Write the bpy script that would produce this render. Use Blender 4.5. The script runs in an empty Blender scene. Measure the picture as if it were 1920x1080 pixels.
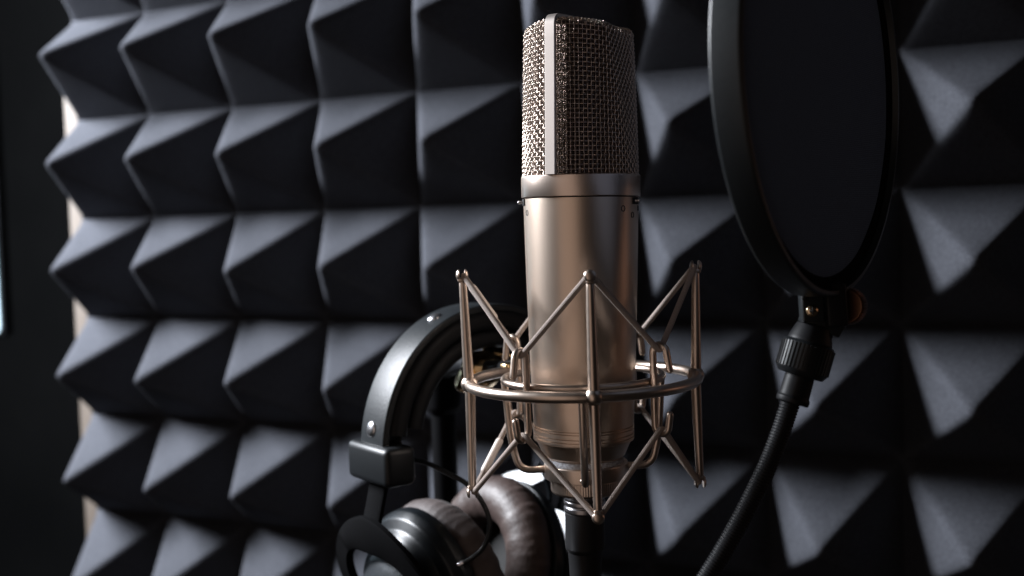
import bpy, bmesh, math, random
from mathutils import Vector, Matrix, noise
random.seed(7)
sc = bpy.context.scene
PI = math.pi
# ------------------------------------------------------------------ camera
PX = 1920.0; FPX = 2078.64
PITCH = 0.09                                  # foam cell pitch in metres
ZOFF = 1.5
CAM = Vector((0.78395307, -0.7733814, -0.19590647 + ZOFF))
RX = Vector((0.912858, 0.407223, -0.029307)); RY = Vector((-0.003186, -0.064675, -0.997901)); RZ = Vector((-0.408264, 0.911036, -0.057742))
RX.normalize(); RZ.normalize(); RY = RZ.cross(RX).normalized(); RZ = RX.cross(RY).normalized()
cam = bpy.data.cameras.new('camera'); camo = bpy.data.objects.new('camera', cam); sc.collection.objects.link(camo)
mw = Matrix((( RX.x, -RY.x, -RZ.x, CAM.x), (RX.y, -RY.y, -RZ.y, CAM.y), (RX.z, -RY.z, -RZ.z, CAM.z), (0, 0, 0, 1)))
camo.matrix_world = mw
cam.sensor_width = 36; cam.lens = FPX*36/PX; cam.clip_start = 0.01; cam.clip_end = 50
cam.dof.use_dof = True; cam.dof.focus_distance = 0.475; cam.dof.aperture_fstop = 6.3
sc.camera = camo
# ------------------------------------------------------------------ world, lamps, exposure
w = bpy.data.worlds.new('World'); sc.world = w; w.use_nodes = True
w.node_tree.nodes['Background'].inputs[0].default_value = (0.62, 0.54, 0.52, 1)
w.node_tree.nodes['Background'].inputs[1].default_value = 0.009
def lamp(name, loc, target, size, energy, col, sy=None, spread=None):
    l = bpy.data.lights.new(name, 'AREA'); l.shape = 'RECTANGLE' if sy else 'SQUARE'; l.size = size
    if sy: l.size_y = sy
    l.energy = energy; l.color = col
    if spread: l.spread = spread
    o = bpy.data.objects.new(name, l); sc.collection.objects.link(o)
    loc = Vector(loc); d = Vector(target)-loc
    o.matrix_world = Matrix.Translation(loc) @ d.to_track_quat('-Z', 'Z').to_matrix().to_4x4()
    return o
KEY = Vector((-0.44, -0.36, 0.28 + ZOFF))
AIM = Vector((0.61, -0.31, ZOFF-0.25))
def around(deg):                                # direction from the microphone, 0 = towards the camera, + = right
    f = Vector((RZ.x, RZ.y, 0)).normalized(); r = Vector((RX.x, RX.y, 0)).normalized(); a = math.radians(deg)
    return r*math.sin(a) - f*math.cos(a)
gl = around(-30) + Vector((0, 0, -0.02)); wl = around(96)
lamp('window_light', KEY, KEY + Vector((0.25, 0.40, -0.30)), 0.32, 70, (0.90, 0.935, 1.0), sy=0.52)
lamp('room_glow', AIM + gl*1.5, AIM, 1.05, 2.6, (1.0, 0.79, 0.68), sy=1.9)
lamp('warm_room_lamp', AIM + wl*1.3, AIM, 0.30, 0.5, (1.0, 0.58, 0.42), sy=1.3)
sc.view_settings.view_transform = 'Standard'; sc.view_settings.look = 'None'; sc.view_settings.exposure = 0; sc.view_settings.gamma = 1
try: sc.view_settings.use_curve_mapping = False
except Exception: pass
sc.render.engine = 'CYCLES'
sc.cycles.use_denoising = True
sc.cycles.max_bounces = 8
sc.cycles.sample_clamp_indirect = 4.0

def at(px, py, d):
    """world point seen at photo pixel (px,py) at depth d metres"""
    return CAM + RX*((px-960)/FPX*d) + RY*((py-540)/FPX*d) + RZ*d

# ------------------------------------------------------------------ materials
def mat(name, col, rough=0.5, metal=0.0, spec=0.5, aniso=0.0, sheen=0.0, coat=0.0):
    m = bpy.data.materials.new(name); m.use_nodes = True
    b = m.node_tree.nodes['Principled BSDF']
    b.inputs['Base Color'].default_value = (*col, 1); b.inputs['Roughness'].default_value = rough
    b.inputs['Metallic'].default_value = metal; b.inputs['Specular IOR Level'].default_value = spec
    b.inputs['Anisotropic'].default_value = aniso
    b.inputs['Sheen Weight'].default_value = sheen
    b.inputs['Coat Weight'].default_value = coat
    return m
def vary(m, scale, amt_rough=0.0, bump=0.0, dist=0.001, col2=None, detail=4, colscale=None, stretch=None, lo=0.35, hi=0.65):
    nt = m.node_tree; N = nt.nodes; L = nt.links; b = N['Principled BSDF']
    tc = N.new('ShaderNodeTexCoord'); mp = N.new('ShaderNodeMapping'); L.new(tc.outputs['Object'], mp.inputs[0])
    if stretch: mp.inputs['Scale'].default_value = stretch
    no = N.new('ShaderNodeTexNoise'); no.inputs['Scale'].default_value = scale; no.inputs['Detail'].default_value = detail
    L.new(mp.outputs[0], no.inputs['Vector'])
    if bump:
        bp = N.new('ShaderNodeBump'); bp.inputs['Strength'].default_value = bump; bp.inputs['Distance'].default_value = dist
        L.new(no.outputs['Fac'], bp.inputs['Height']); L.new(bp.outputs[0], b.inputs['Normal'])
    if amt_rough:
        mr = N.new('ShaderNodeMapRange'); r = b.inputs['Roughness'].default_value
        mr.inputs['To Min'].default_value = r-amt_rough; mr.inputs['To Max'].default_value = r+amt_rough
        L.new(no.outputs['Fac'], mr.inputs['Value']); L.new(mr.outputs[0], b.inputs['Roughness'])
    if col2:
        n2 = N.new('ShaderNodeTexNoise'); n2.inputs['Scale'].default_value = colscale or scale; n2.inputs['Detail'].default_value = detail
        L.new(mp.outputs[0], n2.inputs['Vector'])
        r2 = N.new('ShaderNodeMapRange'); r2.inputs['From Min'].default_value = lo; r2.inputs['From Max'].default_value = hi
        L.new(n2.outputs['Fac'], r2.inputs['Value'])
        mx = N.new('ShaderNodeMix'); mx.data_type = 'RGBA'
        mx.inputs[6].default_value = b.inputs['Base Color'].default_value; mx.inputs[7].default_value = (*col2, 1)
        L.new(r2.outputs[0], mx.inputs[0]); L.new(mx.outputs[2], b.inputs['Base Color'])
    return m
FOAM = vary(mat('foam', (0.0445, 0.0468, 0.0540), 1.0, spec=0.0), 1500, bump=0.6, dist=0.0012, col2=(0.064, 0.067, 0.077), colscale=520, detail=6)
WOOD = vary(mat('plywood', (0.095, 0.077, 0.062), 0.7), 60, bump=0.3, col2=(0.070, 0.054, 0.041), stretch=(6, 6, 0.6))
WALLM = vary(mat('dark_wall', (0.0036, 0.0038, 0.0040), 1.0), 3, col2=(0.0020, 0.0022, 0.0024)); WALLM.node_tree.nodes['Principled BSDF'].inputs['Specular IOR Level'].default_value = 0.05
CHAMP = vary(mat('champagne_body', (0.68, 0.55, 0.45), 0.36, metal=1.0), 2300, amt_rough=0.05, bump=0.4, dist=0.00007, detail=2)
RINGM = vary(mat('brushed_champagne', (0.70, 0.58, 0.50), 0.30, metal=1.0, aniso=0.5), 900, bump=0.12, dist=0.0001, stretch=(1, 1, 14))
STRAPM = vary(mat('satin_champagne_strap', (0.78, 0.70, 0.645), 0.46, metal=1.0), 2500, bump=0.1, dist=0.0001)
RODM = vary(mat('champagne_rod', (0.62, 0.51, 0.43), 0.34, metal=1.0), 300, amt_rough=0.05)
BRASS = vary(mat('worn_brass', (0.55, 0.40, 0.22), 0.24, metal=1.0), 300, amt_rough=0.08)
WIRE = mat('nickel_wire', (0.60, 0.50, 0.43), 0.28, metal=1.0)
GASKET = vary(mat('dusty_gasket', (0.50, 0.52, 0.56), 0.9), 900, bump=0.6, dist=0.0006, col2=(0.28, 0.27, 0.28))
YOKEM = vary(mat('dull_black_metal', (0.0025, 0.0025, 0.003), 0.85, spec=0.04), 900, amt_rough=0.06)
RIMM = vary(mat('black_rim', (0.014, 0.017, 0.019), 0.38, spec=0.38), 600, amt_rough=0.05)
BLACKP = vary(mat('black_plastic', (0.009, 0.0105, 0.012), 0.42, spec=0.3), 1800, amt_rough=0.06, bump=0.12, dist=0.0002)
BLACKM = vary(mat('black_matte_metal', (0.008, 0.0085, 0.010), 0.50, spec=0.2), 900, amt_rough=0.06, bump=0.05, dist=0.0002)
GLOSS = vary(mat('glossy_black', (0.007, 0.009, 0.011), 0.34, spec=0.28), 500, amt_rough=0.05)
STRAPL = vary(mat('black_leatherette', (0.011, 0.0135, 0.0155), 0.43, spec=0.27), 900, bump=0.25, dist=0.0004, amt_rough=0.08)
PADDING = vary(mat('dark_padding', (0.007, 0.0075, 0.0085), 0.55, spec=0.15), 900, bump=0.3, dist=0.0004)
CUPDOME = vary(mat('speckled_graphite', (0.035, 0.042, 0.048), 0.40, metal=0.4), 2200, bump=0.4, dist=0.0003, col2=(0.10, 0.11, 0.12), colscale=1500, lo=0.5, hi=0.7)
PADM = vary(mat('brown_leather_pad', (0.040, 0.026, 0.0225), 0.50, spec=0.4), 300, bump=0.35, dist=0.0010, col2=(0.060, 0.041, 0.036), colscale=160)
VELOUR = vary(mat('brown_pad_rim', (0.052, 0.037, 0.034), 0.68, sheen=0.05), 420, bump=0.35, dist=0.0008, col2=(0.040, 0.026, 0.023), colscale=120)
SILVER = vary(mat('satin_nickel', (0.62, 0.62, 0.64), 0.28, metal=1.0), 900, amt_rough=0.05)
PLUGM = vary(mat('plug_metal', (0.34, 0.33, 0.34), 0.34, metal=1.0), 700, amt_rough=0.05)
GOLDS = mat('gold_screw', (0.75, 0.56, 0.36), 0.25, metal=1.0)
COPPER = mat('copper_knob', (0.13, 0.065, 0.04), 0.42, metal=1.0)
RUBBER = mat('black_rubber', (0.009, 0.009, 0.010), 0.55, spec=0.25)
PAPER = vary(mat('white_paper', (0.84, 0.86, 0.88), 0.7), 40, col2=(0.78, 0.8, 0.82))
INK = mat('black_ink', (0.01, 0.01, 0.01), 0.5)
HOLE = mat('dark_hole', (0.004, 0.004, 0.004), 0.8)
INNER = mat('inner_grille', (0.17, 0.13, 0.11), 0.3, metal=1.0)
def inner_nodes(m):
    nt = m.node_tree; N = nt.nodes; L = nt.links; b = N['Principled BSDF']
    uv = N.new('ShaderNodeUVMap')
    sep = N.new('ShaderNodeSeparateXYZ'); L.new(uv.outputs[0], sep.inputs[0])
    hs = []
    for ch in (0, 1):
        mu = N.new('ShaderNodeMath'); mu.operation = 'MULTIPLY'; mu.inputs[1].default_value = 2*PI/0.0008; L.new(sep.outputs[ch], mu.inputs[0])
        sn = N.new('ShaderNodeMath'); sn.operation = 'SINE'; L.new(mu.outputs[0], sn.inputs[0]); hs.append(sn)
    mx = N.new('ShaderNodeMath'); mx.operation = 'MAXIMUM'; L.new(hs[0].outputs[0], mx.inputs[0]); L.new(hs[1].outputs[0], mx.inputs[1])
    bp = N.new('ShaderNodeBump'); bp.inputs['Strength'].default_value = 1; bp.inputs['Distance'].default_value = 0.0003
    L.new(mx.outputs[0], bp.inputs['Height']); L.new(bp.outputs[0], b.inputs['Normal'])
    mr = N.new('ShaderNodeMapRange'); mr.inputs['From Min'].default_value = 0.1; mr.inputs['From Max'].default_value = 0.6
    L.new(mx.outputs[0], mr.inputs[0])
    mc = N.new('ShaderNodeMix'); mc.data_type = 'RGBA'; mc.inputs[6].default_value = (0.006, 0.005, 0.004, 1); mc.inputs[7].default_value = (0.27, 0.20, 0.165, 1)
    L.new(mr.outputs[0], mc.inputs[0]); L.new(mc.outputs[2], b.inputs['Base Color'])
inner_nodes(INNER)
ELASTIC = mat('woven_elastic', (0.62, 0.53, 0.47), 0.8, spec=0.3, sheen=0.2)
def weave(m, fu, fv, dist, c2):
    nt = m.node_tree; N = nt.nodes; L = nt.links; b = N['Principled BSDF']
    uv = N.new('ShaderNodeUVMap'); sep = N.new('ShaderNodeSeparateXYZ'); L.new(uv.outputs[0], sep.inputs[0])
    a = N.new('ShaderNodeMath'); a.operation = 'MULTIPLY'; a.inputs[1].default_value = fu; L.new(sep.outputs[0], a.inputs[0])
    c = N.new('ShaderNodeMath'); c.operation = 'MULTIPLY'; c.inputs[1].default_value = fv; L.new(sep.outputs[1], c.inputs[0])
    p = N.new('ShaderNodeMath'); p.operation = 'ADD'; L.new(a.outputs[0], p.inputs[0]); L.new(c.outputs[0], p.inputs[1])
    q = N.new('ShaderNodeMath'); q.operation = 'SUBTRACT'; L.new(a.outputs[0], q.inputs[0]); L.new(c.outputs[0], q.inputs[1])
    s = []
    for n in (p, q):
        k = N.new('ShaderNodeMath'); k.operation = 'SINE'; L.new(n.outputs[0], k.inputs[0]); s.append(k)
    mu = N.new('ShaderNodeMath'); mu.operation = 'MULTIPLY'; L.new(s[0].outputs[0], mu.inputs[0]); L.new(s[1].outputs[0], mu.inputs[1])
    bp = N.new('ShaderNodeBump'); bp.inputs['Strength'].default_value = 1; bp.inputs['Distance'].default_value = dist
    L.new(mu.outputs[0], bp.inputs['Height']); L.new(bp.outputs[0], b.inputs['Normal'])
    mr = N.new('ShaderNodeMapRange'); mr.inputs['From Min'].default_value = -1; L.new(mu.outputs[0], mr.inputs[0])
    mc = N.new('ShaderNodeMix'); mc.data_type = 'RGBA'; mc.inputs[6].default_value = (*c2, 1); mc.inputs[7].default_value = b.inputs['Base Color'].default_value
    L.new(mr.outputs[0], mc.inputs[0]); L.new(mc.outputs[2], b.inputs['Base Color'])
weave(ELASTIC, 2*PI/0.0011, 2*PI*8, 0.00022, (0.22, 0.16, 0.13))
FABRIC_LIT = mat('pop_fabric_front_lit', (0.20, 0.28, 0.42), 0.95, spec=0.1)  # same nylon as the back layer, lit look put into a brighter colour
weave(FABRIC_LIT, 2*PI/0.0016, 2*PI/0.0016, 0.0002, (0.10, 0.14, 0.21))
FABRIC = mat('pop_fabric', (0.05, 0.058, 0.08), 0.95, spec=0.2, sheen=0.05)  # back layer of that nylon, coloured darker so it catches little light
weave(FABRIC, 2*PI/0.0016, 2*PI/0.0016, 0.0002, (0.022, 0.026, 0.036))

# ------------------------------------------------------------------ builders
def link(o): sc.collection.objects.link(o); return o
def thing(name, label, cat, M, group=None):
    o = bpy.data.objects.new(name, None); o.empty_display_size = 0.02; link(o); o.matrix_world = M
    o['label'] = label; o['category'] = cat
    if group: o['group'] = group
    return o
def tag(o, label=None, cat=None, kind=None, group=None):
    if label: o['label'] = label
    if cat: o['category'] = cat
    if kind: o['kind'] = kind
    if group: o['group'] = group
    return o
def build(name, bm, m, parent=None, smooth=True, M=None, label=None, sharp=None):
    bm.normal_update()
    me = bpy.data.meshes.new(name)
    if sharp is not None:
        for e in bm.edges:
            if len(e.link_faces) == 2 and e.calc_face_angle(0) > sharp: e.smooth = False
    for f in bm.faces: f.smooth = smooth
    bm.to_mesh(me); bm.free()
    me.materials.append(m)
    o = bpy.data.objects.new(name, me); link(o)
    if parent: o.parent = parent
    elif M is not None: o.matrix_world = M
    if label: o['label'] = label
    return o
def frame_to(origin, zdir, xhint=Vector((1, 0, 0))):
    z = Vector(zdir).normalized(); x = Vector(xhint) - z*z.dot(Vector(xhint))
    if x.length < 1e-5: x = z.orthogonal()
    x.normalize(); y = z.cross(x)
    return Matrix(((x.x, y.x, z.x, origin[0]), (x.y, y.y, z.y, origin[1]), (x.z, y.z, z.z, origin[2]), (0, 0, 0, 1)))
def lathe(bm, prof, M=Matrix(), seg=64, closed_profile=False, rmod=None, a0=0, a1=2*PI):
    full = abs(a1-a0-2*PI) < 1e-6
    n = seg if full else seg+1
    rows = []
    for (r, z) in prof:
        if r < 1e-7:
            rows.append([bm.verts.new(M @ Vector((0, 0, z)))])
        else:
            rows.append([bm.verts.new(M @ Vector(((r*(rmod(a0+(a1-a0)*k/seg, z) if rmod else 1))*math.cos(a0+(a1-a0)*k/seg), (r*(rmod(a0+(a1-a0)*k/seg, z) if rmod else 1))*math.sin(a0+(a1-a0)*k/seg), z))) for k in range(n)])
    pr = list(zip(rows, rows[1:]))
    if closed_profile: pr.append((rows[-1], rows[0]))
    for a, b in pr:
        for k in range(seg):
            k2 = (k+1) % n
            q = [a[k % len(a)], a[k2 % len(a)], b[k2 % len(b)], b[k % len(b)]]
            u = []
            for v in q:
                if v not in u: u.append(v)
            if len(u) >= 3:
                try: bm.faces.new(u)
                except ValueError: pass
    bmesh.ops.recalc_face_normals(bm, faces=bm.faces[:])
    return bm
def bevprof(pts, r):
    """round the corners of an (r,z) profile"""
    out = [pts[0]]
    for i in range(1, len(pts)-1):
        p0, p1, p2 = map(Vector, (pts[i-1], pts[i], pts[i+1]))
        d0 = p0-p1; d2 = p2-p1; rr = min(r, d0.length*0.45, d2.length*0.45)
        if rr < 1e-7: out.append(pts[i]); continue
        a = p1+d0.normalized()*rr; b = p1+d2.normalized()*rr
        for t in (0, .33, .67, 1):
            out.append(tuple(a*(1-t)**2 + p1*2*t*(1-t) + b*t*t))
    out.append(pts[-1]); return out
def tube(bm, pts, r, seg=12, closed=False, caps=True, rfun=None, uvlen=None):
    pts = [Vector(p) for p in pts]; n = len(pts)
    uvl = bm.loops.layers.uv.verify()
    tans = []
    for i in range(n):
        if closed: t = pts[(i+1) % n]-pts[i-1]
        else: t = pts[min(i+1, n-1)]-pts[max(i-1, 0)]
        tans.append(t.normalized())
    nrm = tans[0].orthogonal().normalized(); frames = []
    for i in range(n):
        nrm = (nrm - tans[i]*nrm.dot(tans[i])).normalized(); frames.append((nrm.copy(), tans[i].cross(nrm)))
    twist = 0
    if closed:
        n2 = (nrm - tans[0]*nrm.dot(tans[0])).normalized()
        twist = math.atan2(n2.dot(frames[0][1]), n2.dot(frames[0][0]))
    rows = []; s = [0]
    for i in range(n):
        rr = rfun(i/(n-1)) if rfun else r
        off = -twist*i/n if closed else 0
        rows.append([bm.verts.new(pts[i] + (frames[i][0]*math.cos(2*PI*k/seg+off) + frames[i][1]*math.sin(2*PI*k/seg+off))*rr) for k in range(seg)])
        if i < n-1: s.append(s[-1]+(pts[i+1]-pts[i]).length)
    s.append(s[-1]+(pts[0]-pts[-1]).length)
    for i in range(n if closed else n-1):
        a = rows[i]; b = rows[(i+1) % n]
        for k in range(seg):
            k2 = (k+1) % seg
            f = bm.faces.new((a[k], a[k2], b[k2], b[k]))
            vv = ((s[i], k/seg), (s[i], (k+1)/seg), (s[i+1], (k+1)/seg), (s[i+1], k/seg))
            for lp, q in zip(f.loops, vv): lp[uvl].uv = q
    if caps and not closed:
        for row, t, rr, sg in ((rows[0], -tans[0], rfun(0) if rfun else r, 1), (rows[-1], tans[-1], rfun(1) if rfun else r, -1)):
            prev = row; c = sum((v.co for v in row), Vector())/seg
            for a in (30, 60):
                q = [bm.verts.new(c + (v.co-c)*math.cos(math.radians(a)) + t*rr*math.sin(math.radians(a))) for v in row]
                for k in range(seg):
                    k2 = (k+1) % seg
                    bm.faces.new((prev[k], prev[k2], q[k2], q[k]))
                prev = q
            tip = bm.verts.new(c+t*rr)
            for k in range(seg): bm.faces.new((prev[k], prev[(k+1) % seg], tip))
        bmesh.ops.recalc_face_normals(bm, faces=bm.faces[:])
    return bm
def rounded(pts, r, n=6, closed=False):
    """polyline with rounded corners"""
    pts = [Vector(p) for p in pts]; N = len(pts); out = []
    rng = range(N) if closed else range(1, N-1)
    if not closed: out.append(pts[0])
    for i in rng:
        p0, p1, p2 = pts[i-1], pts[i], pts[(i+1) % N]
        d0 = p0-p1; d2 = p2-p1; rr = min(r if not isinstance(r, (list, tuple)) else r[i], d0.length*0.48, d2.length*0.48)
        a = p1+d0.normalized()*rr; b = p1+d2.normalized()*rr
        for k in range(n+1):
            t = k/n; out.append(a*(1-t)**2 + p1*2*t*(1-t) + b*t*t)
    if not closed: out.append(pts[-1])
    return out
def densify(pts, step):
    out = []
    for a, b in zip(pts, pts[1:]):
        n = max(1, int((b-a).length/step))
        for k in range(n): out.append(a.lerp(b, k/n))
    out.append(pts[-1]); return out
def spline(P, n=10, closed=False):
    P = [Vector(p) for p in P]; N = len(P); out = []
    for i in range(N if closed else N-1):
        if closed: a, b, c, d = P[i-1], P[i], P[(i+1) % N], P[(i+2) % N]
        else: a, b, c, d = P[max(i-1, 0)], P[i], P[i+1], P[min(i+2, N-1)]
        for k in range(n):
            t = k/n
            out.append(0.5*((2*b) + (c-a)*t + (2*a-5*b+4*c-d)*t*t + (3*b-a-3*c+d)*t**3))
    if not closed: out.append(P[-1])
    return out
def box(bm, c, s, M=Matrix(), bev=0.0, seg=3):
    b2 = bmesh.new(); bmesh.ops.create_cube(b2, size=1)
    for v in b2.verts: v.co = Vector((v.co.x*s[0]+c[0], v.co.y*s[1]+c[1], v.co.z*s[2]+c[2]))
    if bev: bmesh.ops.bevel(b2, geom=b2.edges[:], offset=bev, segments=seg, affect='EDGES', profile=0.5)
    b2.transform(M)
    me = bpy.data.meshes.new('tmp'); b2.to_mesh(me); b2.free(); bm.from_mesh(me); bpy.data.meshes.remove(me)
    return bm
def prism(bm, poly, y0, y1, M=Matrix(), bev=0.0, seg=2):
    """outline (x,z) extruded along y"""
    b2 = bmesh.new(); vs = [b2.verts.new((p[0], y0, p[1])) for p in poly]
    f = b2.faces.new(vs); r = bmesh.ops.extrude_face_region(b2, geom=[f])
    for v in r['geom']:
        if isinstance(v, bmesh.types.BMVert): v.co.y = y1
    bmesh.ops.recalc_face_normals(b2, faces=b2.faces[:])
    if bev: bmesh.ops.bevel(b2, geom=b2.edges[:], offset=bev, segments=seg, affect='EDGES', profile=0.5)
    b2.transform(M); me = bpy.data.meshes.new('tmp'); b2.to_mesh(me); b2.free(); bm.from_mesh(me); bpy.data.meshes.remove(me)
    return bm
def ball(bm, c, r, seg=20, sc3=(1, 1, 1), M=Matrix()):
    bmesh.ops.create_uvsphere(bm, u_segments=seg, v_segments=max(8, seg//2), radius=r, matrix=M @ Matrix.Translation(c) @ Matrix.Diagonal((*sc3, 1)))
    return bm

# ------------------------------------------------------------------ foam panel
def foam():
    bm = bmesh.new(); n = 28; h = 0.898
    c0, c1, r0, r1 = 0, 12, -3, 8
    rnd = random.Random(3)
    jit = {}
    def J(i, j):
        if (i, j) not in jit: jit[(i, j)] = (rnd.gauss(0, .010), rnd.gauss(0, .010), rnd.gauss(0, .012))
        return jit[(i, j)]
    grid = {}
    def height(u, v):
        a, b = abs(u), abs(v); k = 0.075*min(1.0, (1-max(a, b))*12)+0.003
        m = 0.5*(a+b+math.sqrt((a-b)**2+k*k)) - 0.5*k*min(1, 0) 
        z = 1-m
        # soften the tip
        t = 0.955
        if z > t-0.05: z = t - 0.05 + 0.05*math.tanh((z-t+0.05)/0.05)
        return max(z, 0)
    for j in range((r1-r0)*n+1):
        for i in range((c1-c0)*n+1):
            ci, cj = min(i//n, c1-c0-1), min(j//n, r1-r0-1)
            u = 2*(i/n-ci)-1; v = 2*(j/n-cj)-1
            dx, dz, dh = J(ci, cj)
            z = height(u, v)*h*(1+dh)/0.968
            edge = max(abs(u), abs(v))
            k = (1-edge)
            wob = 0.006*noise.noise(Vector((i/n*1.3, j/n*1.3, 5)))
            X = (c0+i/n)+dx*k+wob; Z = -(r0+j/n)+dz*k+0.006*noise.noise(Vector((i/n*1.1, j/n*1.1, 9)))
            if i/n < 1: X = 1-(1-X)*0.94 if X < 1 else X
            grid[(i, j)] = bm.verts.new((X*PITCH, -z*PITCH, Z*PITCH+ZOFF))
    NI, NJ = (c1-c0)*n, (r1-r0)*n
    for j in range(NJ):
        for i in range(NI):
            a, b, c, d = grid[(i, j)], grid[(i, j+1)], grid[(i+1, j+1)], grid[(i+1, j)]
            ci, cj = i//n, j//n; u = (i+.5)/n-ci-.5; v = (j+.5)/n-cj-.5
            if u*v > 0: bm.faces.new((a, b, c)); bm.faces.new((a, c, d))
            else: bm.faces.new((a, b, d)); bm.faces.new((b, c, d))
    # back slab
    th = 0.012
    ring = [(i, 0) for i in range(NI)]+[(NI, j) for j in range(NJ)]+[(i, NJ) for i in range(NI, 0, -1)]+[(0, j) for j in range(NJ, 0, -1)]
    back = [bm.verts.new(grid[k].co+Vector((0, th, 0))) for k in ring]
    for k in range(len(ring)):
        k2 = (k+1) % len(ring)
        bm.faces.new((grid[ring[k]], grid[ring[k2]], back[k2], back[k]))
    bm.faces.new(back[::-1])
    bmesh.ops.recalc_face_normals(bm, faces=bm.faces[:])
    for e in bm.edges:
        pass
    for (i, j), v in grid.items(): v.index = -1
    # sharp valleys
    val = set()
    for (i, j), v in grid.items():
        if i % n == 0 or j % n == 0: val.add(v)
    for e in bm.edges:
        if e.verts[0] in val and e.verts[1] in val and e.calc_face_angle(0) > 0.4: e.smooth = False
    for f in bm.faces: f.smooth = True
    me = bpy.data.meshes.new('foam_panel'); bm.to_mesh(me); bm.free(); me.materials.append(FOAM)
    o = bpy.data.objects.new('foam_panel', me); link(o)
    tag(o, 'charcoal acoustic foam panel covered in pyramids behind the microphone', 'acoustic foam')
foam()
bm = bmesh.new(); box(bm, (0.553, 0.0225, ZOFF-0.453), (1.152, 0.019, 0.890), bev=0.001)
tag(build('wooden_board', bm, WOOD, sharp=.5), 'pale wooden board showing as bright strips behind the left edge of the foam', 'board')
# dark wall further back
bm = bmesh.new(); box(bm, (0.3, 0.85, ZOFF-0.2), (6, 0.05, 3.4))
tag(build('wall', bm, WALLM, smooth=False), kind='structure')
# monitor at the far left edge
def monitor():
    c = at(-127, 330, 1.35)
    f = RZ.copy(); f.z = 0; f.normalize(); f = (f + Vector((0.25, 0.0, 0))).normalized()
    M = frame_to(c, Vector((0, 0, 1)), f.cross(Vector((0, 0, 1))))
    t = thing('monitor', 'pale glowing monitor screen cut off by the left edge of the picture', 'monitor', M)
    bm = bmesh.new(); box(bm, (0, 0.012, 0), (0.176, 0.02, 0.396), bev=0.006); build('housing', bm, BLACKP, t, sharp=.6)
    bm = bmesh.new()
    # rounded screen
    W, H, r = 0.084, 0.194, 0.010; pts = []
    for cx, cz, a0 in ((W-r, H-r, 0), (-W+r, H-r, 90), (-W+r, -H+r, 180), (W-r, -H+r, 270)):
        for k in range(7):
            a = math.radians(a0+15*k); pts.append((cx+r*math.cos(a), cz+r*math.sin(a)))
    prism(bm, pts, -0.0005, 0.003)
    m = mat('screen', (0.3, 0.4, 0.45), 0.3); b = m.node_tree.nodes['Principled BSDF']
    N = m.node_tree.nodes; L = m.node_tree.links
    tc = N.new('ShaderNodeTexCoord'); sp = N.new('ShaderNodeSeparateXYZ'); L.new(tc.outputs['Object'], sp.inputs[0])
    cr = N.new('ShaderNodeValToRGB'); mr = N.new('ShaderNodeMapRange'); mr.inputs['From Min'].default_value = -0.2; mr.inputs['From Max'].default_value = 0.1
    L.new(sp.outputs[2], mr.inputs[0]); L.new(mr.outputs[0], cr.inputs[0])
    cr.color_ramp.elements[0].color = (0.42, 0.52, 0.60, 1); cr.color_ramp.elements[1].color = (0.03, 0.10, 0.13, 1)
    e = cr.color_ramp.elements.new(0.45); e.color = (0.20, 0.36, 0.42, 1)
    L.new(cr.outputs[0], b.inputs['Emission Color']); b.inputs['Emission Strength'].default_value = 0.9
    build('screen', bm, m, t, smooth=False)
monitor()

# ------------------------------------------------------------------ microphone
YH = 415.8
def hgt(y, r, D=0.5):            # height relative to the lens of a front surface point seen at row y
    return -(y-YH)/FPX*(D-r)
base = at(1093, 712, 0.5)
fwd = RZ.copy(); fwd.z = 0; fwd.normalize(); rgt = Vector((0, 0, 1)).cross(fwd)*-1
AX0 = Vector((base.x, base.y, CAM.z))         # mount axis at lens height
VM = Matrix(((rgt.x, fwd.x, 0, AX0.x), (rgt.y, fwd.y, 0, AX0.y), (0, 0, 1, AX0.z), (0, 0, 0, 1)))
lean = Matrix.Rotation(math.radians(0.75), 4, 'Y')
piv = Vector((0, 0, -0.075))
MM = VM @ Matrix.Translation(piv) @ lean @ Matrix.Translation(-piv)
def pol(r, deg, z=0):
    a = math.radians(deg); return Vector((r*math.sin(a), -r*math.cos(a), z))
FACE = 58.0; STRAPA = -32.0
HB = hgt(326, .0265); HT = hgt(36, .0245)
HH = HT-HB
def sec(theta, t):
    """cross section radius of the head, theta in degrees from camera side, t 0..1 up the head"""
    R = 0.0256-0.0014*t; d = 0.0262-0.0058*min(1, t*1.05)
    c = abs(math.cos(math.radians(theta-FACE)))
    q = d/max(c, 1e-3)
    k = 0.0006
    return 0.5*(R+q-math.sqrt((R-q)**2+k*k))
RC = 0.0030
def headpt(theta, s, off=0.0):
    """s: arc length up the side, over the rounded shoulder and across the top"""
    Hs = HH-RC
    dr = 0.0026*math.sin(math.radians(theta-STRAPA))**2; f = 1-dr/HH; HB_ = HB
    if s <= Hs:
        return pol(sec(theta, s/HH)+off, theta, HB+s*f)
    a = (s-Hs)/RC
    r0 = sec(theta, 1.0)-RC
    if a <= PI/2:
        return pol(r0+(RC+off)*math.cos(a), theta, HB+Hs*f+(RC+off)*math.sin(a))
    d = s-Hs-RC*PI/2
    return pol(max(r0-d, 0.001), theta, HB+Hs*f+RC+off + dr*min(1, d/0.012))
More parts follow.
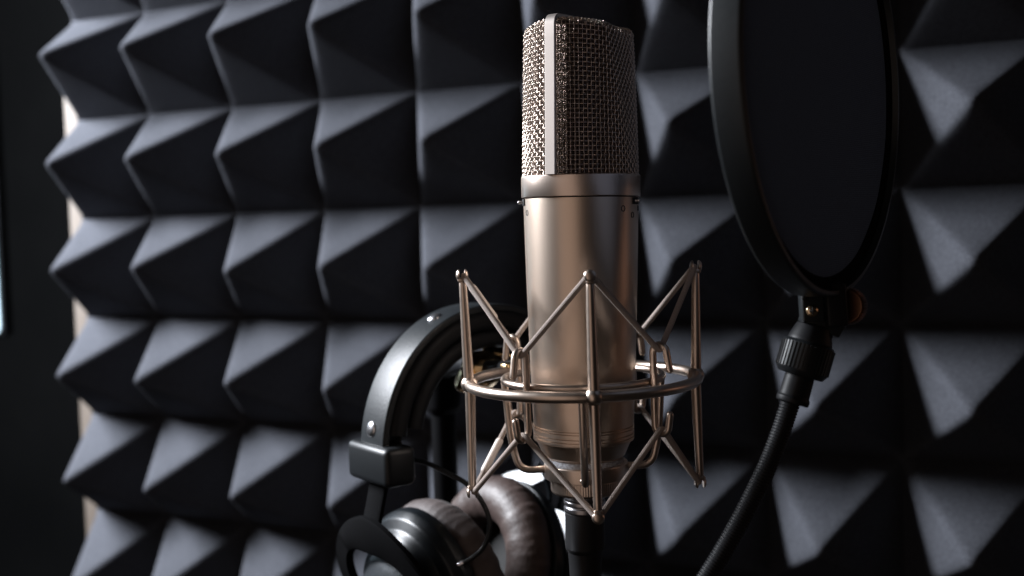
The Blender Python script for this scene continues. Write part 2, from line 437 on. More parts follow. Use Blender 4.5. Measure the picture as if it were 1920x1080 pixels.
def microphone():
    t = thing('microphone', 'champagne gold studio condenser microphone with wire mesh head standing in the shock mount', 'microphone', MM)
    NW = 86; dz = 0.00198; NR = 33; amp = 0.00030; rw = 0.00020
    g = bmesh.new()
    rmax = HH-RC+RC*PI/2+0.016
    sub = 4
    for i in range(NW):
        th = 360*i/NW
        pts = []; s = 0.0; k = 0
        nst = int(rmax/(dz/sub))
        for k in range(nst+1):
            s = k*dz/sub; fade = 1.0 if s < HH else 0.6
            pts.append(headpt(th + 0.45*noise.noise(Vector((i*3.7, s*300, 1.0))), s, amp*fade*(1 if i % 2 == 0 else -1)*math.cos(PI*s/dz)))
        tube(g, pts, rw, seg=5, caps=False)
    for j in range(int(rmax/dz)+1):
        s = j*dz; pts = []
        for k in range(NW*4):
            th = 360*k/(NW*4)
            pts.append(headpt(th, max(0, s+0.00016*noise.noise(Vector((j*2.3, k*0.11, 4.0)))), -amp*(1 if j % 2 == 0 else -1)*math.cos(PI*k/4)))
        tube(g, pts, rw, seg=5, closed=True)
    grille = build('mesh_grille', g, WIRE, t)
    # inner fine mesh shell
    g = bmesh.new(); uvl = g.loops.layers.uv.verify(); rows = []; ns = 46; na = 120
    for j in range(ns+1):
        s = (rmax)*j/ns; rows.append([g.verts.new(headpt(360*k/na, s, -0.0013)) for k in range(na)])
    for j in range(ns):
        for k in range(na):
            f = g.faces.new((rows[j][k], rows[j][(k+1) % na], rows[j+1][(k+1) % na], rows[j+1][k]))
            for lp, (uu, vv) in zip(f.loops, ((k, j), (k+1, j), (k+1, j+1), (k, j+1))):
                lp[uvl].uv = (uu*0.157/na, vv*rmax/ns)
    g.faces.new(rows[-1]); build('inner_mesh', g, INNER, t)
    # strap over the head
    g = bmesh.new()
    wd = 0.0050/2; th_ = 0.0007
    path = []
    Hs = HH
    for k in range(12): path.append(headpt(STRAPA, (HH-RC)*k/11, 0.0011))
    for k in range(1, 9): path.append(headpt(STRAPA, HH-RC+RC*PI/2*k/8, 0.0011))
    topz = path[-1].z
    r1 = path[-1].xy.length
    for k in range(1, 12):
        f = 1-2*k/12.0; path.append(pol(r1*f, STRAPA, topz+0.0009*math.sin(PI*k/12)))
    for k in range(8, 0, -1): path.append(headpt(STRAPA+180, HH-RC+RC*PI/2*k/8, 0.0011))
    for k in range(11, -1, -1): path.append(headpt(STRAPA+180, (HH-RC)*k/11, 0.0011))
    side = pol(1, STRAPA+90)
    rows = []
    for i, p in enumerate(path):
        tn = (path[min(i+1, len(path)-1)]-path[max(i-1, 0)]).normalized(); nn = side.cross(tn).normalized()
        if nn.dot(p-Vector((0, 0, HB+HH*0.5))) < 0: nn = -nn
        prof = [(-wd, -th_), (-wd, th_*0.5), (-wd*.88, th_), (wd*.88, th_), (wd, th_*0.5), (wd, -th_)]
        rows.append([g.verts.new(p+side*a+nn*b) for a, b in prof])
    for a, b in zip(rows, rows[1:]):
        for k in range(6): g.faces.new((a[k], a[(k+1) % 6], b[(k+1) % 6], b[k]))
    g.faces.new(rows[0]); g.faces.new(rows[-1])
    bmesh.ops.recalc_face_normals(g, faces=g.faces[:])
    build('head_strap', g, STRAPM, t, sharp=.5)
    # collar ring under the head
    z1 = HB+0.0004; z0 = hgt(367.5, .0265)
    g = bmesh.new(); lathe(g, bevprof([(0.020, z1-0.0002), (0.0255, z1), (0.0265, z1-0.0006), (0.0265, z0), (0.0240, z0-0.0001), (0.020, z0)], 0.0003), seg=128)
    build('head_ring', g, RINGM, t, sharp=.6)
    g = bmesh.new(); lathe(g, [(0.018, z0+.0002), (0.0247, z0+.0002), (0.0247, z0-0.0012), (0.018, z0-0.0012)], seg=96)
    build('shadow_gap', g, HOLE, t)
    # body
    zb = z0-0.0005; zr = hgt(811, .0226); zc0 = hgt(842, .0226); zc1 = hgt(874, .0175)
    rt = 0.02565; rb = 0.0226
    pr_ = [(0.020, zb), (rt, zb), (rt, zb-0.001)]
    for k in range(1, 12):
        f = k/12; pr_.append((rt+(rb-rt)*(0.6*f+0.4*f*f), zb+(zr-zb)*f))
    pr_.append((rb, zr))
    groove = []
    z = zr
    for dzg in (0.0010, 0.0028, 0.0016, 0.0016):
        groove += [(rb+.0001, z), (rb-0.0005, z-0.00015), (rb-0.0005, z-0.0004), (rb+.0001, z-0.00055), (rb+.0001, z-0.00055-dzg*0.6)]
        z -= 0.00055+dzg*0.6
    pr_ += groove + [(rb, z-0.0004), (rb-0.0012, z-0.0010)]
    zz = z-0.0010
    pr_ += [(rb-0.0022, zz-0.002), (0.0186, zc1+0.0018), (0.0172, zc1+0.0006), (0.0168, zc1-0.0005), (0.012, zc1-0.0006)]
    g = bmesh.new(); lathe(g, pr_, seg=160); build('body', g, CHAMP, t, sharp=.45)
    # dusty gasket
    g = bmesh.new(); zg = hgt(888, .018)
    lathe(g, bevprof([(0.010, zc1+0.001), (0.0168, zc1+0.0009), (0.0178, zc1-0.0002), (0.0178, zg), (0.010, zg)], 0.0005), seg=120,
          rmod=lambda a, z: 1+0.018*noise.noise(Vector((math.cos(a)*7, math.sin(a)*7, z*900))))
    build('gasket', g, GASKET, t)
    # switches
    for ang, lab in ((-84, None), (64, None)):
        c = pol(0.0256, ang, hgt(377, .0257) if ang > 0 else hgt(378, .006)); M = frame_to(c, pol(1, ang), Vector((0, 0, 1)))
        sl = bmesh.new(); box(sl, (0, 0, -0.0004), (0.0030, 0.0062, 0.0018), M, bev=0.0003)
        s_ = build('switch_slot', sl, HOLE, t)
        g = bmesh.new(); lathe(g, bevprof([(0, 0.0026), (0.0008, 0.0026), (0.0008, 0.0018), (0.0006, 0.0014), (0.0007, -0.001)], 0.0003), M @ Matrix.Translation((0, 0.0012, 0)), seg=20)
        build('switch_pin', g, SILVER, t)
    # printed pickup pattern marks
    def mark(ang, y, kind):
        zc = hgt(y, .0257); rr = 0.0011 
        g = bmesh.new(); pts = []
        for k in range(28):
            a = 2*PI*k/28; q = rr
            dx, dz_ = q*math.cos(a), q*1.08*math.sin(a)
            if kind == 'card': dz_ += 0.00035*(abs(math.cos(a))**0.5)*(-1 if math.sin(a) < 0 else 0.0); dz_ = max(dz_, -0.0010)
            if kind == 'eight': dx *= 0.62+0.38*abs(math.sin(a))
            fr = (zb-zc)/(zb-zr); rl = rt+(rb-rt)*(0.6*fr+0.4*fr*fr)+0.00004
            pts.append(pol(rl, ang+math.degrees(dx/rl), zc+dz_))
        tube(g, pts, 0.0002, seg=6, closed=True); build('pattern_mark', g, INK, t)
    mark(41.5, 392, 'omni'); mark(57.5, 404, 'card'); mark(74, 391, 'eight'); mark(-71, 397, 'pad')
    return t
microphone()

# ------------------------------------------------------------------ cable with connector
def cable():
    z0 = hgt(937, .009); M = MM
    t = thing('microphone_cable', 'black microphone cable with ribbed silver plug hanging under the microphone', 'cable', M @ Matrix.Translation((0, 0, z0)))
    g = bmesh.new()
    lathe(g, bevprof([(0, 0.004), (0.0086, 0.004), (0.0088, -0.0012), (0.0082, -0.0016), (0.0082, -0.0020), (0.0094, -0.0026), (0.0094, -0.0044), (0.0086, -0.0050), (0.0094, -0.0056), (0.0094, -0.0076), (0.0086, -0.0084), (0.006, -0.0086)], 0.0004), seg=64)
    build('plug', g, PLUGM, t)
    g = bmesh.new()
    prof = [(0.006, -0.0078), (0.0090, -0.0080), (0.0090, -0.0245), (0.0082, -0.026), (0.0078, -0.0262), (0.0074, -0.033), (0.0070, -0.045), (0.0052, -0.062), (0.0034, -0.072), (0, -0.072)]
    lathe(g, bevprof(prof, 0.0006), seg=48, rmod=lambda a, z: 1-0.035*(abs(math.sin(a*4)) < 0.25)*(z < -0.009 and z > -0.024)); build('boot', g, RUBBER, t, sharp=.5)
    g = bmesh.new(); tube(g, spline([(0, 0, -0.068), (0, 0, -0.12), (-0.006, 0.01, -0.2), (-0.02, 0.04, -0.32), (-0.02, 0.07, -0.5)], 12), 0.0031, seg=14)
    build('cord', g, RUBBER, t)
cable()

# ------------------------------------------------------------------ shock mount
def shockmount():
    A0 = 1.2; AH = 3.0
    ro = 0.0511; zo = -(711-YH)/FPX*0.5
    t = thing('shock_mount', 'champagne metal spider shock mount with rods, rings and woven elastic round the microphone', 'shock mount', VM @ Matrix.Translation((0, 0, -0.071)) @ Matrix.Rotation(math.radians(0.5), 4, 'Y').inverted() @ Matrix.Translation((0, 0, 0.071)))
    def hz(y, r, ang): return -(y-YH)/FPX*(0.5-r*math.cos(math.radians(ang)))
    g = bmesh.new(); tube(g, [pol(ro, 360*k/96, zo) for k in range(96)], 0.00245, seg=18, closed=True); build('outer_ring', g, RODM, t)
    tips = {}
    for k in range(4):
        ang = A0+90*k
        up = zo+0.0492; dn = zo-0.0492
        # post
        pts = [pol(ro+0.0012, ang, up-0.003), pol(ro+.0003, ang, zo+0.004), pol(ro, ang, zo), pol(ro-.0001, ang, zo-0.004), pol(ro+0.0006, ang, dn+0.003)]
        g = bmesh.new(); tube(g, densify([Vector(p) for p in pts], 0.003), 0.002, seg=16, rfun=lambda f: 0.00235-0.0006*abs(2*f-1)**1.4)
        post = build('post', g, RODM, t)
        g = bmesh.new(); ball(g, pol(ro, ang, zo), 0.0039, 24); build('ball_joint', g, RODM, post)
        for z, rr_, sg in ((up, ro+0.0014, 1), (dn, ro+0.0007, -1)):
            # slotted tip: two cheeks with the elastic between
            g = bmesh.new()
            for s in (1, -1):
                c = pol(rr_+s*0.0016, ang, z); M = frame_to(c, pol(s, ang), Vector((0, 0, 1)))
                lathe(g, bevprof([(0, 0.0012), (0.0018, 0.0009), (0.0026, 0.0001), (0.0026, -0.0004), (0, -0.0005)], 0.0005), M, seg=24)
            box(g, (0, 0, 0), (0.0036, 0.0042, 0.0022), frame_to(pol(rr_, ang, z-sg*0.0021), Vector((0, 0, 1)), pol(1, ang+90)), bev=0.0007)
            build('slotted_tip', g, RODM, post)
            tips[(k, sg)] = pol(rr_, ang, z+sg*0.0008)
    # inner cage
    ri = 0.0355; zi = zo+0.0012
    g = bmesh.new(); tube(g, [pol(ri, 360*k/80, zi) for k in range(80)], 0.0017, seg=14, closed=True); build('inner_ring', g, RODM, t)
    hooks = {}
    rh = 0.0386
    for k in range(4):
        ang = AH+45+90*k
        zt = -(650-YH)/FPX*0.4733; zbm = -(818-YH)/FPX*0.4733
        def arc(zc, sg, n=9):
            R = 0.0035; out = []
            for q in range(n+1):
                a = PI*q/n; out.append(pol(rh+R-R*math.cos(a), ang, zc+sg*R*math.sin(a)))
            return out
        top = arc(zt-0.0035, 1); bot = arc(zbm+0.0035, -1)
        pts = [pol(rh+0.0082, ang, zt-0.0105)]+top[::-1]+[pol(rh, ang, zo)]+bot+[pol(rh+0.0078, ang, zbm+0.0085)]
        g = bmesh.new(); tube(g, densify(pts, 0.0015), 0.00155, seg=14); build('hook', g, RODM, t)
        hooks[(k, 1)] = pol(rh+0.0035, ang, zt-0.0026); hooks[(k, -1)] = pol(rh+0.0035, ang, zbm+0.0026)
    zl = hgt(884, .0187)-0.0025
    for k in range(4):
        ang = A0+90*k
        pts = [pol(ri, ang, zi), pol(ri-0.002, ang, -(820-YH)/FPX*.5), pol(0.0300, ang, zl-0.0005), pol(0.0175, ang, zl)]
        if k == 0: pts = [pol(ri, ang-6, zi), pol(ri-0.004, ang-6, -(830-YH)/FPX*.47), pol(0.0255, ang-6, zl-0.0025), pol(0.0180, ang-6, zl-0.0022)]
        g = bmesh.new(); tube(g, rounded(pts, 0.0065, 8), 0.00165, seg=14); lg = build('leg', g, RODM, t)
    g = bmesh.new(); za = hgt(883, .0187); zb_ = hgt(912, .0187)
    lathe(g, bevprof([(0.0165, za), (0.0185, za), (0.0189, za-0.0004), (0.0189, zb_), (0.0150, zb_)], 0.0004), seg=96)
    build('base_ring', g, RODM, t, sharp=.5)
    g = bmesh.new(); zk = hgt(939, .0157)
    lathe(g, bevprof([(0.013, zb_+0.0002), (0.0157, zb_+0.0001), (0.0160, zb_-0.0008), (0.0160, zk+0.001), (0.0152, zk), (0.0098, zk)], 0.0004), seg=360,
          rmod=lambda a, z: 1+(0.011*(0.5+0.5*math.cos(a*90)) if zk+0.0003 < z < zb_-0.0003 else 0))
    build('knurled_nut', g, RODM, t, sharp=.9)
    # rivet beside the front leg
    g = bmesh.new(); ball(g, pol(0.0193, -9, zl-0.002), 0.0011, 14); build('rivet', g, RODM, t)
    # elastic
    for sg in (1, -1):
        P = []; rad = []
        for k in range(4):
            P.append(tips[(k, sg)]); rad.append(0.0030); P.append(hooks[(k, sg)]+Vector((0, 0, -sg*0.0003))); rad.append(0.0024)
        pts = rounded(P, rad, 7, closed=True)
        pts = densify(pts+[pts[0]], 0.002)[:-1]
        g = bmesh.new(); tube(g, pts, 0.00130, seg=12, closed=True)
        e = build('elastic_cord', g, ELASTIC, t)
        # crimp sleeve on the far left span
        a = tips[(3, sg)]; b = hooks[(2, sg)]
        f0, f1 = (0.20, 0.62) if sg == 1 else (0.28, 0.62)
        g = bmesh.new(); tube(g, densify([a.lerp(b, f0), a.lerp(b, f1)], 0.002), 0.00185, seg=14)
        build('crimp_sleeve', g, mat('cream_sleeve', (0.62, 0.55, 0.50), 0.5), e)
    # clamp arm and swivel behind left
    angc = 216
    c = pol(ro+0.001, angc, zo+.0005)
    g = bmesh.new(); box(g, (0, 0, 0), (0.014, 0.0065, 0.007), frame_to(c, Vector((0, 0, 1)), pol(1, angc+90)), bev=0.0015); cl = build('clamp_block', g, BRASS, t)
    return c, angc, zo
CL, ANGC, ZO = shockmount()

# ------------------------------------------------------------------ stand
def stand():
    M = VM
    top = at(829, 700, 0.665); inv = VM.inverted(); tl = inv @ top
    t = thing('microphone_stand', 'black microphone stand pole with brass swivel joint behind the headphones', 'stand', VM @ Matrix.Translation((tl.x, tl.y, tl.z-0.55)))
    def L(v): return Vector((v[0]-tl.x, v[1]-tl.y, v[2]-(tl.z-0.55)))
    g = bmesh.new(); tube(g, [L((tl.x, tl.y, tl.z-0.55)), L((tl.x, tl.y, tl.z-0.008))], 0.0074, seg=32); build('pole', g, YOKEM, t)
    g = bmesh.new(); lathe(g, bevprof([(0, 0), (0.0105, 0), (0.0105, -0.022), (0.0085, -0.026), (0.006, -0.026)], 0.001), Matrix.Translation(L(tl)+Vector((0, 0, 0.002))), seg=40)
    build('thread_collar', g, YOKEM, t)
    # arm from the pole head to the clamp
    e = CL
    knob = inv @ at(905, 690, 0.585)
    g = bmesh.new(); pts = spline([L(tl), L(tl.lerp(knob, .5)+Vector((0, 0, .004))), L(knob), L(e)], 8); tube(g, pts, 0.0042, seg=16); build('arm', g, BLACKM, t)
    ax = (rgtl(0.25, -0.96))
    g = bmesh.new(); Mk = frame_to(L(knob), Vector((0.1, -0.25, 0.96)), Vector((1, 0, 0)))
    lathe(g, bevprof([(0, 0.0075), (0.006, 0.0078), (0.0105, 0.0050), (0.0115, 0.001), (0.0108, -0.004), (0.007, -0.009), (0, -0.0095)], 0.0012), Mk, seg=40); build('swivel_joint', g, BRASS, t)
    side = inv @ at(871, 712, 0.575)
    g = bmesh.new(); Ms = frame_to(L(side), Vector((-0.86, -0.3, 0.35)), Vector((0, 0, 1)))
    lathe(g, bevprof([(0, 0.004), (0.0052, 0.0036), (0.0068, 0.0015), (0.0068, -0.001), (0.004, -0.005), (0, -0.0055)], 0.0008), Ms, seg=36); build('tightening_knob', g, BRASS, t)
    wing = inv @ at(935, 662, 0.60)
    g = bmesh.new(); box(g, (0, 0, 0), (0.018, 0.008, 0.0045), frame_to(L(wing), Vector((0.15, -0.35, 0.93)), Vector((1, 0, -0.25))), bev=0.0014); build('wing_plate', g, BRASS, t)
def rgtl(a, b): return Vector((a, b, 0)).normalized()
stand()

# ------------------------------------------------------------------ headphones
def headphones():
    L_ = (rgt*0.80+fwd*0.60).normalized(); Yd = Vector((0, 0, 1)).cross(L_)   # Y points away from the camera-left side
    # origin: centre of the arch at slider block height
    n = at(700, 866, 0.552); hw = 0.0665
    O = Vector((n.x, n.y, n.z)) + L_*hw
    M = Matrix(((L_.x, Yd.x, 0, O.x), (L_.y, Yd.y, 0, O.y), (0, 0, 1, O.z), (0, 0, 0, 1)))
    t = thing('headphones', 'black over-ear headphones with brown ear pads and a riveted leather headband', 'headphones', M)
    inv = M.inverted()
    H = 0.0735; ne = 2.08
    def arch(f, off=0.0):
        """f 0..1 from the near side over the top to the far side"""
        f = min(max(f, 0.004), 0.996); a = PI*(1-f); c, s = math.cos(a), math.sin(a)
        x = hw*math.copysign(abs(c)**(2/ne), c); z = H*abs(s)**(2/ne)
        e = 1e-3; f = min(max(f, 0.004), 0.996); a = PI*(1-f); a2 = a+e; x2 = hw*math.copysign(abs(math.cos(a2))**(2/ne), math.cos(a2)); z2 = H*abs(math.sin(a2))**(2/ne)
        tn = Vector((x-x2, 0, z-z2)).normalized(); nr = Vector((-tn.z, 0, tn.x))
        return Vector((x, 0, z)), tn, nr
    def sweep(name, f0, f1, prof, m, n=60, parent=t, wfun=None):
        g = bmesh.new(); rows = []
        for i in range(n+1):
            f = f0+(f1-f0)*i/n; p, tn, nr = arch(f); wk = wfun(i/n) if wfun else 1
            rows.append([g.verts.new(p+Vector((0, a*wk, 0))+nr*b) for a, b in prof])
        K = len(prof)
        for a, b in zip(rows, rows[1:]):
            for k in range(K): g.faces.new((a[k], a[(k+1) % K], b[(k+1) % K], b[k]))
        g.faces.new(rows[0]); g.faces.new(rows[-1]); bmesh.ops.recalc_face_normals(g, faces=g.faces[:])
        return build(name, g, m, parent, sharp=.7)
    # padded inner band with two stitched grooves (offset inward)
    W = 0.0135
    def rr(w, h0, h1, r, n=4):
        out = []
        for cx, cz, a0 in ((w-r, h1-r, 0), (-w+r, h1-r, 90), (-w+r, h0+r, 180), (w-r, h0+r, 270)):
            for k in range(n+1):
                a = math.radians(a0+90*k/n); out.append((cx+r*math.cos(a), cz+r*math.sin(a)))
        return out
    sweep('padding', 0.06, 0.94, rr(W*1.04, -0.0120, -0.0022, 0.0035), PADDING)
    sweep('padding', 0.08, 0.92, rr(W*1.0, -0.0215, -0.0123, 0.0040), PADDING)
    sweep('spring_band', 0.004, 0.996, rr(W*0.8, -0.0100, -0.0085, 0.0006), BLACKM)
    st = sweep('leather_strap', 0.035, 0.965, rr(W*0.84, -0.0030, 0.0012, 0.0012), STRAPL, wfun=lambda f: 1.0)
    for f in (0.066, 0.375, 0.625, 0.934):
        p, tn, nr = arch(f); Mk = frame_to(p+nr*0.0011+Vector((0, 0.001, 0)), nr, tn)
        g = bmesh.new(); lathe(g, bevprof([(0, 0.0018), (0.0026, 0.0014), (0.0040, 0.0005), (0.0040, -0.0005)], 0.0004), Mk, seg=28); build('snap_button', g, SILVER, st)
    # slider blocks, yokes, cups
    for side in (-1, 1):
        bc = Vector((side*(hw-0.0045), 0, 0))
        g = bmesh.new(); box(g, (bc.x, bc.y, bc.z-0.0005), (0.0175, 0.0400, 0.0195), bev=0.0035, seg=4)
        blk = build('slider_block', g, BLACKP, t)
        # cup frame: axis slightly tilted
        if side == -1:
            cc = inv @ at(778, 1124, 0.570); axd = Vector((1, 0.06, 0.10)).normalized(); R = 0.0455
        else:
            cc = inv @ at(968, 1056, 0.628); axd = Vector((-1, 0.02, 0.26)).normalized(); R = 0.0455
        C = frame_to(cc, axd, Vector((0, 1, 0)))
        g = bmesh.new()
        prof = [(0, -0.0210), (0.012, -0.0203), (0.022, -0.0175), (0.0285, -0.013), (0.0310, -0.0075)]
        lathe(g, prof, C, seg=72); dome = None
        cup = bmesh.new()
        lathe(cup, bevprof([(0.028, -0.0095), (0.0335, -0.0095), (0.0355, -0.0075), (0.0378, -0.004), (0.0430, -0.0012), (0.0458, 0.0035), (0.0462, 0.009), (0.030, 0.0095)], 0.0009), C, seg=96)
        cu = build('ear_cup', cup, GLOSS, t, sharp=.7)
        build('cup_cover', g, CUPDOME, cu)
        # pad: torus with wrinkles
        g = bmesh.new(); ns = 200; nt_ = 28; rows = []
        Rm = 0.0345
        for i in range(ns):
            a = 2*PI*i/ns; ring = []
            for j in range(nt_):
                b = 2*PI*j/nt_
                rx, rz = 0.0130, 0.0118
                x = Rm+rx*math.cos(b)*(1 if math.cos(b) > 0 else 0.95); z = 0.0185+rz*math.sin(b)
                wr = 0.0004*noise.noise(Vector((math.cos(a)*5, math.sin(a)*5, side*3))) + 0.0008*max(0, math.cos(b))*noise.noise(Vector((a*14, math.sin(b)*0.6, side*7)))*(0.4+0.6*abs(math.cos(b))) + 0.0002*noise.noise(Vector((math.cos(a)*9, math.sin(a)*9, b*2)))
                x += wr*math.cos(b); z += wr*math.sin(b)
                ring.append(g.verts.new(C @ Vector((x*math.cos(a), x*math.sin(a), z))))
            rows.append(ring)
        for i in range(ns):
            a, b = rows[i], rows[(i+1) % ns]
            for j in range(nt_): g.faces.new((a[j], a[(j+1) % nt_], b[(j+1) % nt_], b[j]))
        bmesh.ops.recalc_face_normals(g, faces=g.faces[:])
        build('ear_pad', g, VELOUR if side == -1 else PADM, cu)
        g = bmesh.new(); lathe(g, [(0, 0.012), (0.027, 0.012)], C, seg=48); build('driver_cover', g, HOLE, cu)
        # yoke: stem from block to a fork round the cup
        ci = C.inverted()
        inw = Vector((1, 0, 0)) if side == -1 else Vector((-1, 0, 0))
        up = Vector((0, 0, 1)); upc = (up-axd*up.dot(axd)).normalized(); sd = axd.cross(upc)
        def cp(a, r, z): return cc+(upc*math.cos(a)+sd*math.sin(a))*r+axd*z
        g = bmesh.new()
        crown = cp(0, 0.0395, -0.0225)
        p0 = Vector((bc.x, bc.y, bc.z-0.005))
        st_pts = [p0, p0.lerp(crown, .55)+Vector((0, 0, 0)), crown]
        # flat strip sweep
        def strip(g, pts, wd, th, side_dir):
            rows = []; n_ = len(pts)
            for i, p in enumerate(pts):
                tn = (pts[min(i+1, n_-1)]-pts[max(i-1, 0)]).normalized(); sdv = side_dir(i) - tn*tn.dot(side_dir(i)); sdv.normalize(); nn = tn.cross(sdv)
                w_ = wd(i/(n_-1)) if callable(wd) else wd
                rows.append([g.verts.new(p+sdv*a*w_+nn*b*th) for a, b in ((-.5, -.3), (-.42, -.5), (.42, -.5), (.5, -.3), (.5, .3), (.42, .5), (-.42, .5), (-.5, .3))])
            for a, b in zip(rows, rows[1:]):
                for k in range(8): g.faces.new((a[k], a[(k+1) % 8], b[(k+1) % 8], b[k]))
            g.faces.new(rows[0]); g.faces.new(rows[-1]); bmesh.ops.recalc_face_normals(g, faces=g.faces[:])
        strip(g, spline(st_pts, 8), lambda f: 0.0150+0.004*max(0, f-.75)*4, 0.0032, lambda i: Vector((0, 1, 0)))
        arcp = [cp(math.radians(-100+200*k/40), 0.0415+0.0*k, -0.0225+0.016*(abs(k-20)/20)**2) for k in range(41)]
        strip(g, arcp, lambda f: 0.0125+0.006*math.exp(-((f-.5)/.12)**2), 0.0045, lambda i: (cp(math.radians(-100+200*i/40), 1, 0)-cc).normalized())
        build('yoke', g, YOKEM, t, sharp=.7)
    # cable looping from block to cup
    pts = [inv @ at(*q) for q in ((775, 862, .558), (800, 868, .556), (835, 885, .552), (872, 905, .548), (898, 932, .545), (916, 968, .543), (917, 1000, .541), (905, 1028, .540), (885, 1046, .540), (866, 1056, .541))]
    g = bmesh.new(); tube(g, spline(pts, 8), 0.00125, seg=12)
    cb = build('cable', g, GLOSS, t)
    g = bmesh.new(); e1, e0 = pts[-1], pts[-2]; dirv = (e1-e0).normalized(); tube(g, [e1-dirv*0.001, e1+dirv*0.002], 0.0013, seg=12); build('cable_tip', g, SILVER, cb)
    pts = [inv @ at(*q) for q in ((1010, 870, .640), (1026, 905, .640), (1031, 935, .640), (1024, 960, .640), (1012, 985, .640))]
    g = bmesh.new(); tube(g, spline(pts, 8), 0.00125, seg=12); build('cable', g, GLOSS, t)
headphones()

# white paper behind headphones
def paper():
    a = at(980, 962, 0.70)
    n = (CAM-a).normalized(); n = (n + Vector((-0.9, 0, 0.5))).normalized()
    M = frame_to(a, n, Vector((0, 0, 1)))
    # x of this frame runs up the sheet, y across it
    g = bmesh.new(); rows = []
    for i in range(1, 13):
        f = i/12
        rows.append([g.verts.new((0.030*f*math.copysign(abs(math.cos(q))**0.8, math.cos(q)), 0.052*f*math.copysign(abs(math.sin(q))**0.8, math.sin(q)), -0.004*f*f)) for q in [2*PI*k/64 for k in range(64)]])
    g.faces.new(rows[0])
    for r0, r1 in zip(rows, rows[1:]):
        for j in range(64): g.faces.new((r0[j], r0[(j+1) % 64], r1[(j+1) % 64], r1[j]))
    bmesh.ops.recalc_face_normals(g, faces=g.faces[:])
    bmesh.ops.solidify(g, geom=g.faces[:], thickness=0.0015)
    o = build('white_plate', g, PAPER, M=M)
    tag(o, 'bright white rounded plate showing between the ear pad and the microphone base', 'plate')
paper()

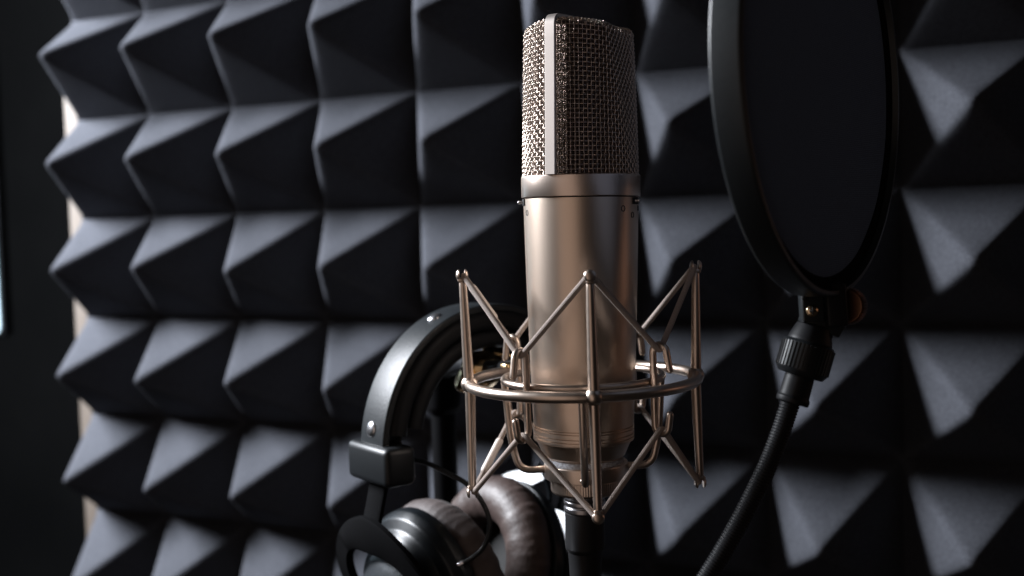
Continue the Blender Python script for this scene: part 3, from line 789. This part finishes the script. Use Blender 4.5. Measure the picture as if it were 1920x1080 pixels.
# ------------------------------------------------------------------ pop filter
def popfilter():
    D = 0.425
    c = at(1534, 148, D); Rr = 0.0835
    # disc normal in camera frame: turned to the right
    ph = math.radians(54)
    nrm = (RX*math.sin(ph) - RZ*math.cos(ph)); nrm = (nrm + Vector((0, 0, 0.0))).normalized()
    dn = -(Vector((0, 0, 1)) - nrm*nrm.z).normalized()
    tiltaxis = nrm
    M = frame_to(c, nrm, dn)
    t = thing('pop_filter', 'black round fabric pop filter on a flexible gooseneck arm', 'pop filter', M)
    inv = M.inverted()
    g = bmesh.new()
    lathe(g, bevprof([(Rr-0.0022, 0.0058), (Rr-0.0006, 0.0058), (Rr, 0.0050), (Rr, -0.0050), (Rr-0.0006, -0.0058), (Rr-0.0022, -0.0058), (Rr-0.0028, -0.0015), (Rr-0.0028, 0.0015), (Rr-0.0022, 0.0058)], 0.0006), seg=160)
    build('rim', g, RIMM, t, sharp=.7)
    g = bmesh.new(); lathe(g, bevprof([(Rr-0.0075, 0.0028), (Rr-0.0026, 0.0034), (Rr-0.0026, -0.0034), (Rr-0.0075, -0.0028), (Rr-0.0075, 0.0028)], 0.0004), seg=140); build('inner_hoop', g, YOKEM, t, sharp=.7)
    for z in (0.0022, -0.0022):
        g = bmesh.new(); uvl = g.loops.layers.uv.verify(); rows = []
        for i in range(1, 25):
            r = (Rr-0.0072)*i/24; rows.append([g.verts.new((r*math.cos(2*PI*k/96), r*math.sin(2*PI*k/96), z+0.0003*noise.noise(Vector((r*40*math.cos(2*PI*k/96), r*40*math.sin(2*PI*k/96), z*99))))) for k in range(96)])
        g.faces.new(rows[0])
        for a, b in zip(rows, rows[1:]):
            for k in range(96): g.faces.new((a[k], a[(k+1) % 96], b[(k+1) % 96], b[k]))
        for f in g.faces:
            for lp in f.loops: lp[uvl].uv = (lp.vert.co.x, lp.vert.co.y)
        bmesh.ops.recalc_face_normals(g, faces=g.faces[:]); build('fabric_screen', g, FABRIC if z < 0 else FABRIC_LIT, t)
    # clamp bracket under the rim
    brM = inv @ frame_to(at(1521, 572, 0.432), RZ*-1, RX)   # x right, z toward camera
    def bp(px, py, d): return inv @ at(px, py, d)
    def boxpx(g, x0, y0, x1, y1, d0, d1, bev, skew=0):
        cc = at((x0+x1)/2, (y0+y1)/2, (d0+d1)/2); dm = (d0+d1)/2
        Mx = Matrix(((RX.x, RZ.x, -RY.x, cc.x), (RX.y, RZ.y, -RY.y, cc.y), (RX.z, RZ.z, -RY.z, cc.z), (0, 0, 0, 1)))
        box(g, (0, 0, 0), ((x1-x0)/FPX*dm, d1-d0, (y1-y0)/FPX*dm), inv @ Mx @ Matrix.Rotation(skew, 4, 'Y'), bev=bev)
    g = bmesh.new(); boxpx(g, 1500, 541, 1541, 603, 0.428, 0.434, 0.0008, math.radians(-4)); br = build('bracket', g, RIMM, t, sharp=.6)
    g = bmesh.new(); boxpx(g, 1541, 530, 1580, 612, 0.4275, 0.441, 0.001, math.radians(-4)); build('bracket_block', g, BLACKM, t, sharp=.6)
    def screw(px, py, d, r, m, par):
        Ms = inv @ frame_to(at(px, py, d), -RZ, RX)
        g = bmesh.new(); lathe(g, bevprof([(0, 0.0008), (r*.6, 0.0007), (r, 0.0001), (r, -0.0006)], 0.0002), Ms, seg=24); s_ = build('screw', g, m, par)
        g = bmesh.new(); box(g, (0, 0, 0.0008), (r*1.2, r*.26, 0.0003), Ms); box(g, (0, 0, 0.00082), (r*.26, r*1.2, 0.0003), Ms); build('screw_slot', g, HOLE, s_)
    screw(1523, 583, 0.4275, 0.0023, GOLDS, br)
    g = bmesh.new(); lathe(g, [(0, 0.0004), (0.0012, 0.0004), (0.0012, -0.001)], inv @ frame_to(at(1509, 558, 0.4277), -RZ, RX), seg=20); build('screw_hole', g, HOLE, br)
    # copper thumb knob at the right
    kx = (-RX*0.62 - RZ*0.78).normalized()
    Mk = inv @ frame_to(at(1590, 574, 0.4395), kx, RY)
    g = bmesh.new(); lathe(g, bevprof([(0, 0.0026), (0.0066, 0.0026), (0.0072, 0.0018), (0.0072, -0.0022), (0.0060, -0.003), (0.002, -0.003), (0.002, -0.006)], 0.0005), Mk, seg=160, rmod=lambda a, z: 1+(0.03*math.cos(a*40) if abs(z) < 0.0025 else 0)); build('thumb_knob', g, COPPER, t, sharp=.9)
    # wedge, cone, knurled nut, collar along the neck axis
    a_ = at(1527, 612, 0.437); b_ = at(1488, 745, 0.437); ax = (b_-a_).normalized(); up = -ax
    Mn = inv @ frame_to(a_, up, RX)
    def z(px_len): return -px_len*0.437/FPX
    g = bmesh.new(); prism(g, [(-0.0075, 0.004), (0.009, 0.0035), (0.0072, -0.003), (-0.0080, -0.0005)], -0.005, 0.005, Mn @ Matrix.Translation((0.002, 0, 0.001)), bev=0.0007); build('wedge', g, RIMM, t, sharp=.6)
    g = bmesh.new(); lathe(g, bevprof([(0, z(-2)), (0.0068, z(-2)), (0.0088, z(28)), (0.0088, z(44)), (0, z(44))], 0.0006), Mn, seg=56); build('cone', g, BLACKM, t)
    def knurl(a, zz): return 1+(0.040*(1 if math.cos(a*40) > 0.1 else 0) if z(85) < zz < z(37) else 0)
    g = bmesh.new(); lathe(g, bevprof([(0, z(30)), (0.0090, z(31)), (0.0102, z(36)), (0.0102, z(86)), (0.0088, z(96)), (0.006, z(97)), (0, z(97))], 0.0003), Mn, seg=360, rmod=knurl); build('knurled_nut', g, BLACKP, t, sharp=.5)
    g = bmesh.new(); lathe(g, bevprof([(0, z(92)), (0.0056, z(92)), (0.0058, z(104)), (0.0060, z(136)), (0.0066, z(140)), (0.0064, z(150)), (0, z(150))], 0.0006), Mn, seg=48); build('collar', g, BLACKM, t)
    pts = [bp(*q) for q in ((1486, 740, .437), (1481, 758, .437), (1463, 813, .437), (1441, 869, .437), (1415, 924, .436), (1386, 980, .435), (1355, 1035, .434), (1330, 1076, .433), (1280, 1155, .430), (1220, 1250, .426))]
    pts = densify(spline(pts, 14), 0.0001); 
    # evenly resample for the coil ribs
    cum = [0]
    for a, b in zip(pts, pts[1:]): cum.append(cum[-1]+(b-a).length)
    tot = cum[-1]; step = 0.00125/6; res = []; k = 0; s = 0
    while s < tot:
        while cum[k+1] < s: k += 1
        res.append(pts[k].lerp(pts[k+1], (s-cum[k])/max(1e-9, cum[k+1]-cum[k]))); s += step
    nn = len(res)
    g = bmesh.new(); tube(g, res, 0.004, seg=24, rfun=lambda f: 0.0037+0.00042*abs(math.sin(PI*f*(nn-1)/6))**0.6-0.0002); build('gooseneck', g, BLACKM, t)
popfilter()
